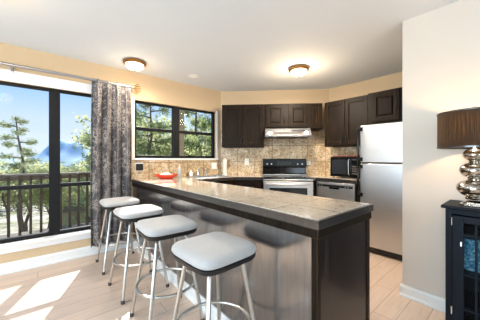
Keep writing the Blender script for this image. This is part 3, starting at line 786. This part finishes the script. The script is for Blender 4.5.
# ------------------------------------------------------------ curtain and rod
RY = YW-.10; RZ = 2.195
cr = thing('curtain_rod', 'grey metal curtain rod above the picture window', 'curtain rod', (0, RY, RZ))
obj('rod', tube(B(), [(-1.75, 0, 0), (1.0, 0, 0)], .016, 16), M['rodmetal'], cr, smooth=True)
for x in (-.21, -1.6, .985):
    bm = B(); tube(bm, [(x, 0, -.02), (x, .05, -.03), (x, .085, -.03)], .007, 10); box(bm, x-.015, x+.015, .085, .098, -.065, .01)
    obj('bracket', bm, M['rodmetal'], cr, smooth=False)
for x, s in ((1.0, 1), (-1.75, -1)):
    bm = B(); tube(bm, [(x, 0, 0), (x+s*.02, 0, 0)], [.016, .02], 14)
    for k in range(5):
        a = -1.2+k*.6
        tube(bm, [(x+s*.015, 0, 0), (x+s*(.02+.03*math.cos(a)), 0, .035*math.sin(a)), (x+s*(.03+.055*math.cos(a)), 0, .06*math.sin(a)), (x+s*(.05+.05*math.cos(a)), 0, .06*math.sin(a)-.012)], [.007, .006, .005, .003], 8)
    f_ = obj('finial', bm, M['bronze'], cr, smooth=True); f_['label'] = 'scrolled bronze finial'

cu = thing('window_curtain', 'grey curtain with cream branch pattern hanging beside the picture window', 'curtain', (.736, RY, 0))
bm = B(); nx, nz = 150, 50
g = []
for j in range(nz+1):
    tz = j/nz; z = .12+(2.215-.12)*tz
    row = []
    for i in range(nx+1):
        s_ = i/nx; half = .229+.010*math.sin(tz*3)+.012*(1-tz)
        amp = .040+.014*(1-tz)
        if tz > .95: amp *= 1-.45*(tz-.95)/.05
        ph = 2*PI*4.5*s_+.5*math.sin(4*s_+tz*1.5)
        x = -half+2*half*s_+.012*math.sin(ph*2+.5)
        y = amp*math.sin(ph)+.008*math.sin(ph*3+tz*4)+.004*math.sin(tz*9+s_*15)
        if tz > .955: x += .003*math.sin(50*s_*PI); y = y*.6
        row.append(bm.verts.new((x, y, z)))
    g.append(row)
for j in range(nz):
    for i in range(nx): bm.faces.new((g[j][i], g[j][i+1], g[j+1][i+1], g[j+1][i]))
c_ = obj('fabric', bm, M['curtain'], cu, smooth=True)
so = c_.modifiers.new('solid', 'SOLIDIFY'); so.thickness = .004; so.offset = 0

# ------------------------------------------------------------ bar stools
def rsq(h, n=40, p=5.2, k=1):   # rounded square outline
    out = []
    for i in range(n):
        a = 2*PI*i/n; c, s = math.cos(a), math.sin(a)
        out.append((k*h*math.copysign(abs(c)**(2/p), c), k*h*math.copysign(abs(s)**(2/p), s)))
    return out
def pad(bm, levels, n=48, p=5.2):
    rings = [[bm.verts.new((x, y, z)) for x, y in rsq(h, n, p)] for h, z in levels]
    for a, b in zip(rings, rings[1:]):
        for k in range(n): bm.faces.new((a[k], a[(k+1) % n], b[(k+1) % n], b[k]))
    bm.faces.new(rings[0][::-1]); bm.faces.new(rings[-1]); return bm
SH = .748
def make_stool(loc, rz, label):
    t = thing('bar_stool', label, 'stool', loc, rz, 'backless bar stools along the peninsula'); K = .95
    obj('cushion', pad(B(), [(K*h_, z_) for h_, z_ in [(.178, SH-.054), (.196, SH-.050), (.203, SH-.036), (.200, SH-.020), (.188, SH-.007), (.160, SH-.001), (.11, SH+.003), (.05, SH+.005)]]), M['cushion'], t, smooth=True)
    obj('seat_base', pad(B(), [(K*h_, z_) for h_, z_ in [(.165, SH-.085), (.192, SH-.080), (.199, SH-.070), (.200, SH-.055), (.18, SH-.0545)]]), M['blackplastic'], t, smooth=True)
    obj('swivel_plate', bx(-.11, .11, -.11, .11, SH-.105, SH-.0855), M['blackplastic'], t, .004)
    zt = SH-.10
    for sx in (-1, 1):
        for sy in (-1, 1):
            a = Vector((sx*.115, sy*.115, zt)); b = Vector((sx*.198, sy*.198, .022))
            l = obj('leg', tube(B(), [Vector((sx*.085, sy*.085, zt+.01)), Vector((sx*.105, sy*.105, zt-.002)), a-Vector((0, 0, .02)), b], .0125, 14), M['nickel'], t, smooth=True)
            obj('foot_cap', lathe(B(), [(0, 0), (.015, 0), (.0155, .004), (.0155, .028), (.013, .03), (0, .03)], 16, sx*.1995, sy*.1995), M['rubber'], l, smooth=True)
    zr = .285; k = (zt-zr)/(zt-.022); rr = (.115+(.198-.115)*k)*math.sqrt(2)-.020
    obj('foot_ring', tube(B(), [(rr*math.cos(2*PI*i/64), rr*math.sin(2*PI*i/64), zr) for i in range(64)], .0095, 12, True), M['nickel'], t, smooth=True)
    return t
st = make_stool((.755, 1.115, 0), math.radians(3), 'grey cushioned bar stool nearest the camera, at the open end of the peninsula')
dup(st, (.745, 1.74, 0), math.radians(-2), 'grey cushioned bar stool second from the camera, in the middle of the row')
dup(st, (.735, 2.365, 0), math.radians(2), 'grey cushioned bar stool third from the camera, second from the curtain')
dup(st, (.73, 3.03, 0), math.radians(-1), 'grey cushioned bar stool farthest from the camera, right in front of the curtain')

# ------------------------------------------------------------ black display cabinet with its contents, lamp
CXF, CXB = 2.15, 2.462
cb = thing('display_cabinet', 'black painted side cabinet with glazed lattice doors below the lamp', 'cabinet', (CXF, .335, 0), -PI/2)
cw, cd, ch = .67, CXB-CXF, .878
th = .02
obj('side_panel', bx(0, th, .02, cd, .03, ch), M['blkwood'], cb, .002)
obj('side_panel', bx(cw-th, cw, .02, cd, .03, ch), M['blkwood'], cb, .002)
obj('back_panel', bx(th, cw-th, cd-.012, cd, .03, ch), M['blkwood'], cb)
for z in (.05, .225, .455, .715): obj('shelf', bx(th+.001, cw-th-.001, .025, cd-.013, z-.008, z+.006), M['blkwood'], cb)
bm = B(); box(bm, 0, .036, 0, .0199, 0, ch); box(bm, cw-.036, cw, 0, .0199, 0, ch); box(bm, .036, cw-.036, 0, .0199, ch-.035, ch); box(bm, .036, cw-.036, 0, .0199, 0, .07)
obj('face_frame', bm, M['blkwood'], cb, .002)
obj('top', bx(-.022, cw+.022, -.022, cd, ch, ch+.022), M['blkwood'], cb, .006, seg=3)
def lattice_door(x0, x1, hinge_left):
    z0, z1 = .075, ch-.04; st_ = .056; bm = B()
    box(bm, x0, x0+st_, -.001, .018, z0, z1); box(bm, x1-st_, x1, -.001, .018, z0, z1)
    box(bm, x0+st_, x1-st_, -.001, .018, z0, z0+.05); box(bm, x0+st_, x1-st_, -.001, .018, z1-.042, z1)
    d = obj('door', bm, M['blkwood'], cb, .002)
    d.location = (0, -.019, 0)
    n = 3; wv = (x1-x0-2*st_); cwid = (wv-2*.012)/3
    bm = B()
    for i in (1, 2): xx = x0+st_+i*cwid+(i-1)*.012; box(bm, xx, xx+.012, .0, .014, z0+.05, z1-.042)
    for z in (.228, .455, .715): box(bm, x0+st_, x1-st_, .001, .013, z-.007, z+.007)
    m_ = obj('muntins', bm, M['blkwood'], d, .001)
    obj('glass_pane', bx(x0+st_, x1-st_, .014, .017, z0+.05, z1-.042), M['cabglass'], d)
    hx = x0-.003 if hinge_left else x1+.003
    for z in (.80, .20): obj('hinge', tube(B(), [(hx, -.005, z-.025), (hx, -.005, z+.025)], .0045, 10), M['chrome'], d, smooth=True)
    kx = x1-.02 if hinge_left else x0+.02
    obj('knob', tube(B(), [(kx, -.001, .5), (kx, -.012, .5), (kx, -.022, .5)], [.004, .008, .010], 14), M['chrome'], d, smooth=True)
    return d
d1 = lattice_door(.039, .333, True); lattice_door(.337, .631, False)
obj('latch', bx(.046+.033, .046+.041, -.004, -.001, .64, .67), M['chrome'], d1)
# things on the shelves
def cab_loc(x, y, z): return (CXF+y, .335-x, z)
k = 0
for x, lab in ((.145, 'blue patterned woven basket on the middle shelf of the black cabinet, by the wall end'), (.42, 'blue woven basket behind the second glass door of the black cabinet')):
    bm = pad(B(), [(.09, 0), (.098, .01), (.106, .2), (.108, .215), (.1, .215), (.092, .02)], 40, 5)
    for v in bm.verts: v.co.y *= .95
    o = obj('woven_basket', bm, M['blue'], None, smooth=True); o.location = cab_loc(x, .165, .4625); tag(o, lab, 'basket', 'baskets in the black cabinet')

lt_ = thing('table_lamp', 'table lamp with stacked mercury glass balls and brown drum shade', 'lamp', (2.255, .20, ch+.0225))
obj('base', pad(B(), [(.066, 0), (.07, .003), (.07, .012), (.055, .014), (.055, .024), (.04, .03), (.03, .034)], 40, 6), M['mercury'], lt_, smooth=True)
def ball(zc, r, h): return [(max(.012, r*math.cos(a)), zc+h*math.sin(a)) for a in [(-.46+.92*i/16)*PI for i in range(17)]]
for i, (zc, r, h) in enumerate(((.118, .094, .063), (.24, .080, .055), (.345, .061, .046))):
    obj('glass_ball', lathe(B(), ball(zc, r, h), 40), M['mercury'], lt_, smooth=True)
for z, r in ((.054, .045), (.186, .034), (.300, .028)): obj('neck_ring', lathe(B(), [(0, z-.012), (r, z-.012), (r+.004, z), (r, z+.006), (0, z+.006)], 28), M['mercury'], lt_, smooth=True)
obj('stem', lathe(B(), [(0, .385), (.02, .385), (.014, .395), (.007, .40), (.007, .625), (0, .625)], 16), M['chrome'], lt_, smooth=True)
s0, s1, SR = .392, .636, .195
sh = obj('lamp_shade', lathe(B(), [(SR, s0), (SR, s1), (SR-.003, s1), (SR-.003, s0), (SR, s0)], 96), M['shade'], lt_, smooth=True)
for z in (s0+.004, s1-.004): obj('shade_band', lathe(B(), [(SR+.0005, z-.006), (SR+.003, z-.005), (SR+.003, z+.005), (SR+.0005, z+.006)], 96), M['espx'], sh, smooth=True)
bm = B()
for a in (0, 2*PI/3, 4*PI/3): tube(bm, [(0, 0, .615), ((SR-.003)*math.cos(a), (SR-.003)*math.sin(a), .625)], .002, 6)
obj('spider', bm, M['chrome'], sh)
obj('finial', lathe(B(), [(0, .625), (.012, .627), (.012, .632), (.006, .64), (.014, .655), (.012, .668), (0, .674)], 20), M['mercury'], lt_, smooth=True)
obj('bulb', lathe(B(), [(0, .43), (.014, .432), (.016, .455), (.03, .49), (.03, .51), (.018, .53), (0, .536)], 24), M['spot_glow'], lt_, smooth=True).location = (.035, 0, 0)
ld = bpy.data.lights.new('table_lamp_bulb', 'POINT'); ld.energy = 14; ld.color = (1, .62, .28); ld.shadow_soft_size = .03
lo = bpy.data.objects.new('table_lamp_bulb', ld); C.objects.link(lo); lo.parent = lt_; lo.location = (-.03, 0, .53)

# ------------------------------------------------------------ outside: deck, railing, land, trees
bm = B(); y = 3.72
while y < 5.45:
    box(bm, -6, 4.5, y, y+.135, -.09, -.05); y += .142
struct(obj('deck_floor', bm, M['deckwood']), 'weathered wooden deck boards outside the window', 'deck')
RYD = 5.30
rl = thing('deck_railing', 'weathered brown wooden deck railing outside the picture window', 'railing', (0, RYD, 0))
bm = B(); box(bm, -6, 4.5, -.07, .07, .935, .965)
obj('top_rail', bm, M['deckwood'], rl, .004); obj('sub_rail', bx(-6, 4.5, .005, .04, .86, .934), M['deckwood'], rl, .003)
x = -2.483; bal = None
while x < 3.0:
    if bal is None:
        bal = obj('baluster', bx(-.018, .018, -.032, .004, -.14, .934), M['balwood'], rl, .002); bal.location = (x, 0, 0)
    else:
        b2 = bal.copy(); C.objects.link(b2); b2.location = (x, 0, 0)
    x += .133
for x in (-4.2, -2.35, 3.05): obj('post', bx(x-.045, x+.045, -.045, .045, -.9, .934), M['balwood'], rl, .004)

GZ = -3.0
pp = thing('porch_post', 'tan wooden porch post outside, just right of the sink window mullion', 'post', (2.57, 5.17, GZ))
obj('shaft', bx(-.055, .055, -.055, .055, 0, 6.6), M['siding'], pp, .006)
obj('cap', bx(-.075, .075, -.075, .075, 6.6, 6.68), M['siding'], pp, .004)
obj('base', bx(-.09, .09, -.09, .09, -.5, .15), M['siding'], pp, .004)
def terrain(x, y):
    d = math.hypot(x, y)
    return GZ-.05*max(0, d-18)+.35*math.sin(x*.23+1)*math.cos(y*.19)+.12*math.sin(x*.9+y*.7)
bm = B(); rows = []
N = 70
for j in range(N):
    r = 5.3+(j/(N-1))**2.2*340; rows.append([bm.verts.new((r*math.sin(a), r*math.cos(a), terrain(r*math.sin(a), r*math.cos(a)) if j else GZ)) for a in [(-1.5+3.4*i/90) for i in range(91)]])
for j in range(N-1):
    for i in range(90): bm.faces.new((rows[j][i], rows[j][i+1], rows[j+1][i+1], rows[j+1][i]))
struct(obj('ground', bm, M['ground'], smooth=True), 'pale rocky hillside below the deck', 'ground')
# mountains
def mountain(label, cx, cy, w, d, h, seed):
    r = random.Random(seed); bm = B(); n = 40; g = []
    ph = [r.uniform(0, 6) for _ in range(6)]
    for j in range(n+1):
        row = []
        for i in range(n+1):
            u, v = 2*i/n-1, 2*j/n-1
            q = max(0, 1-math.hypot(u, v))
            z = h*(q**1.0)*(1+.14*math.sin(7*u+ph[0])*math.cos(6*v+ph[1])+.10*math.sin(17*u+ph[2]+9*v))
            row.append(bm.verts.new((u*w, v*d, z)))
        g.append(row)
    for j in range(n):
        for i in range(n): bm.faces.new((g[j][i], g[j][i+1], g[j+1][i+1], g[j+1][i]))
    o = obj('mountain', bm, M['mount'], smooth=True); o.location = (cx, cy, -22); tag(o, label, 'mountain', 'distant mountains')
    o.rotation_euler = (0, 0, r.uniform(0, 3))
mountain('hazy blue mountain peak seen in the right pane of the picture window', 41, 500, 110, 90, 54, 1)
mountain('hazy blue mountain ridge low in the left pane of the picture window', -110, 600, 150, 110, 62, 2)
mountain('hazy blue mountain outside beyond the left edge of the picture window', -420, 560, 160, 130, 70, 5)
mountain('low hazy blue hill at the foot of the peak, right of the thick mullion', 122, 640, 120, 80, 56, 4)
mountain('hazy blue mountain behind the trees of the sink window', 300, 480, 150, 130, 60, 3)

def tree_meshes(seed, height, spread, start, nbr, leaves, conifer, lsize):
    r = random.Random(seed); bt = B(); bl = B()
    pts = [Vector((0, 0, -.3))]; 
    for k in range(1, 9):
        pts.append(Vector((r.uniform(-.06, .06)*k*.4, r.uniform(-.06, .06)*k*.4, height*k/8)))
    tube(bt, pts, [.024*height*(1-.9*k/8)*.8 for k in range(9)], 8)
    br = []
    for b in range(nbr):
        t = start+(1-start)*(b+.5)/nbr; p = pts[int(t*8) if t < 1 else 7].lerp(pts[min(8, int(t*8)+1)], t*8-int(t*8))
        a = b*2.4+r.uniform(-.4, .4)
        L = spread*((1-t)*.85+.22 if conifer else math.sin(PI*min(1, (t-start)/(1-start)*.8+.2))*.9+.2)*r.uniform(.75, 1.15)
        dz = r.uniform(-.05, .3) if conifer else r.uniform(.2, .8)
        q = [p]
        for s in range(1, 5):
            q.append(p+Vector((math.cos(a+r.uniform(-.15, .15)), math.sin(a+r.uniform(-.15, .15)), dz*(1-.12*s)))*L*s/4)
        tube(bt, q, [.0045*height*(1-.2*s) for s in range(5)], 5)
        br.append((q, L))
        for s in (2, 3):
            for sg in (-1, 1):
                w = q[s]+Vector((math.cos(a+sg*.9), math.sin(a+sg*.9), r.uniform(-.1, .5)))*L*.38
                tube(bt, [q[s], w], [.0022*height, .001*height], 4); br.append(([q[s], w], L*.6))
    tot = sum(l for _, l in br)
    for q, L in br:
        for _ in range(int(leaves*L/tot)):
            s = r.random()**.6*(len(q)-1); i = min(int(s), len(q)-2)
            c = q[i].lerp(q[i+1], s-i)+Vector([r.gauss(0, 1) for _ in range(3)])*(.075 if conifer else .11)*spread*.55
            u = Vector([r.gauss(0, 1) for _ in range(3)]).normalized(); v = u.orthogonal().normalized()
            w = lsize*r.uniform(.6, 1.3); hgt = w*(.35 if conifer else .6)
            vs = [bl.verts.new(c+u*w), bl.verts.new(c+v*hgt), bl.verts.new(c-u*w), bl.verts.new(c-v*hgt)]
            bl.faces.new(vs)
    return bt, bl
def proto(name, seed, height, spread, start, nbr, leaves, conifer, lsize, leafmat):
    t = thing(name, 'x', 'tree', (0, 0, 0))
    bt, bl = tree_meshes(seed, height, spread, start, nbr, leaves, conifer, lsize)
    obj('trunk', bt, M['bark'], t); obj('foliage', bl, M[leafmat], t)
    return t, height*(1.28 if not conifer else 1.06)
protos = {
    'a': proto('pine_tree', 3, 6.0, 1.9, .3, 22, 7000, True, .062, 'leaf_g'),
    'b': proto('leafy_tree', 5, 4.6, 1.9, .55, 20, 5600, False, .05, 'leaf_y'),
    'c': proto('pine_tree', 9, 6.5, 2.6, .3, 22, 6500, True, .065, 'leaf_d'),
    'd': proto('young_pine_tree', 12, 6.0, 1.2, .5, 20, 3600, True, .055, 'leaf_y'),
}
used = set()
def tree(kind, x, y, top, label, rz=0, sc=None, gz=None):
    p, h = protos[kind]; base = terrain(x, y)-.1 if gz is None else gz
    s = (top-base)/h
    if kind in used: o = dup(p, (x, y, base), rz, label)
    else: o = p; used.add(kind); o.location = (x, y, base); o.rotation_euler = (0, 0, rz); o['label'] = label
    w = s*(sc or 1); o.scale = (w, w, s); o['group'] = 'trees outside the windows'
    return o
tree('d', -.45, 12.2, 3.15, 'sparse young pine rising above the shrubs in the left window pane', .3, 1.1)
tree('b', -1.6, 14.6, 2.0, 'yellow green leafy tree at the far left of the picture window', 1)
tree('b', -.35, 14.9, 2.2, 'yellow green leafy tree behind the railing, left of centre in the left pane', 2.2, 1.2)
tree('b', .35, 13.0, 1.9, 'yellow green leafy tree beside the thick black mullion', 3.5)
tree('b', 1.35, 12.3, 1.95, 'yellow green leafy tree low in the right pane by the curtain', .7)
tree('b', .75, 14.5, 1.9, 'yellow green leafy tree behind the right pane beside the mullion', 2.9, 1.1)
tree('b', -.9, 12.9, 1.75, 'low yellow green tree between the railing and the young pine', 4.4, 1.1)
tree('c', 1.78, 7.5, 3.45, 'dark pine beside the curtain whose branches reach into the right pane', 1.1, .8)
tree('a', 2.9, 8.4, 4.0, 'green pine at the left edge of the sink window', .2)
tree('b', 4.3, 10.6, 3.4, 'leafy tree in the left half of the sink window', 1.9, 1.2)
tree('a', 4.1, 6.9, 4.3, 'tall pine with a bare trunk in the right half of the sink window', 2.6, .8)
tree('c', 5.9, 8.6, 4.2, 'broad pine filling the right edge of the sink window', .4)
tree('b', 5.6, 9.9, 3.0, 'leafy yellow green tree behind the pines of the sink window', 4)
tree('b', 3.3, 9.6, 4.3, 'tall leafy tree rising at the left of the sink window', 2.2, .9)
tree('b', 5.0, 8.0, 3.6, 'leafy tree with pale crown between the pines of the sink window', 3.1, .8)
tree('b', 3.4, 12.5, 3.0, 'leafy tree farther back behind the left half of the sink window', 5)
tree('b', -4.4, 17, 2.6, 'yellow green leafy tree beyond the left frame edge', .9)
for i, (x, y, tp) in enumerate(((-7, 30, 1.6), (-2.5, 33, .8), (1.8, 35, 1.2), (6.5, 32, 2.6), (10, 26, 3.0), (14.5, 24, 4.4), (-12, 27, 1.6))):
    tree('b' if i % 2 else 'a', x, y, tp, ['distant pine beyond the shrubs at far left', 'distant leafy tree low behind the left pane', 'distant pine behind the mullion', 'distant leafy tree behind the curtain', 'distant pine behind the left sink pane', 'distant leafy tree behind the right sink pane', 'distant pine beyond the left frame edge'][i], i*1.1, 1.6)
def shrub(x, y, s, label, seed):
    r = random.Random(seed); bm = B()
    for _ in range(900):
        a, b, q = r.uniform(0, 2*PI), r.uniform(0, 1), r.random()**.4
        c = Vector((q*math.cos(a)*math.sqrt(1-b*b), q*math.sin(a)*math.sqrt(1-b*b), b*q*.8))*s
        u = Vector([r.gauss(0, 1) for _ in range(3)]).normalized(); v = u.orthogonal().normalized(); w = .07*r.uniform(.6, 1.4)
        bm.faces.new([bm.verts.new(c+u*w), bm.verts.new(c+v*w*.6), bm.verts.new(c-u*w), bm.verts.new(c-v*w*.6)])
    o = obj('shrub', bm, M['leaf_g' if seed % 2 else 'leaf_y']); o.location = (x, y, terrain(x, y)-.05); tag(o, label, 'shrub', 'shrubs below the deck')
shrub(-1.9, 9.2, .9, 'low shrub on the slope behind the railing at far left', 1)
shrub(-.2, 10.2, .8, 'low yellowish shrub on the slope left of the mullion', 2)
shrub(.7, 8.8, .7, 'low shrub on the slope below the mullion', 3)
shrub(1.9, 10.5, .9, 'low yellowish shrub in front of the shed', 4)
def rock(x, y, s, label, seed):
    r = random.Random(seed); bm = B(); bmesh.ops.create_icosphere(bm, subdivisions=2, radius=1)
    for v in bm.verts: v.co = v.co*(s*r.uniform(.8, 1.1)); v.co.z *= .6
    o = obj('boulder', bm, M['rock']); o.location = (x, y, terrain(x, y)+.1); o.rotation_euler = (0, 0, seed); tag(o, label, 'boulder', 'boulders on the hillside')
rock(-1.3, 8.1, .6, 'pale boulder on the slope at far left behind the balusters', 1)
rock(-.5, 8.6, .45, 'pale boulder on the slope left of centre of the left pane', 2)
rock(-.1, 7.6, .35, 'small pale boulder on the slope close to the mullion', 3)
rock(-2.2, 11, .9, 'large pale boulder higher behind the railing at far left', 4)
shd = thing('garden_shed', 'beige shed behind the deck balusters in the right pane', 'shed', (1.9, 13.4, GZ-.3), .15)
obj('walls', bx(-1.1, 1.3, -1, 1, 0, 2.3), M['siding'], shd)
bm = B(); prism_x(bm, [(-1.2, 2.3), (1.2, 2.3), (0, 2.9)], -1.3, 1.5); obj('roof', bm, M['roofing'], shd)
obj('door', bx(-.4, .35, -1.03, -1.001, .05, 1.95), M['balwood'], shd)
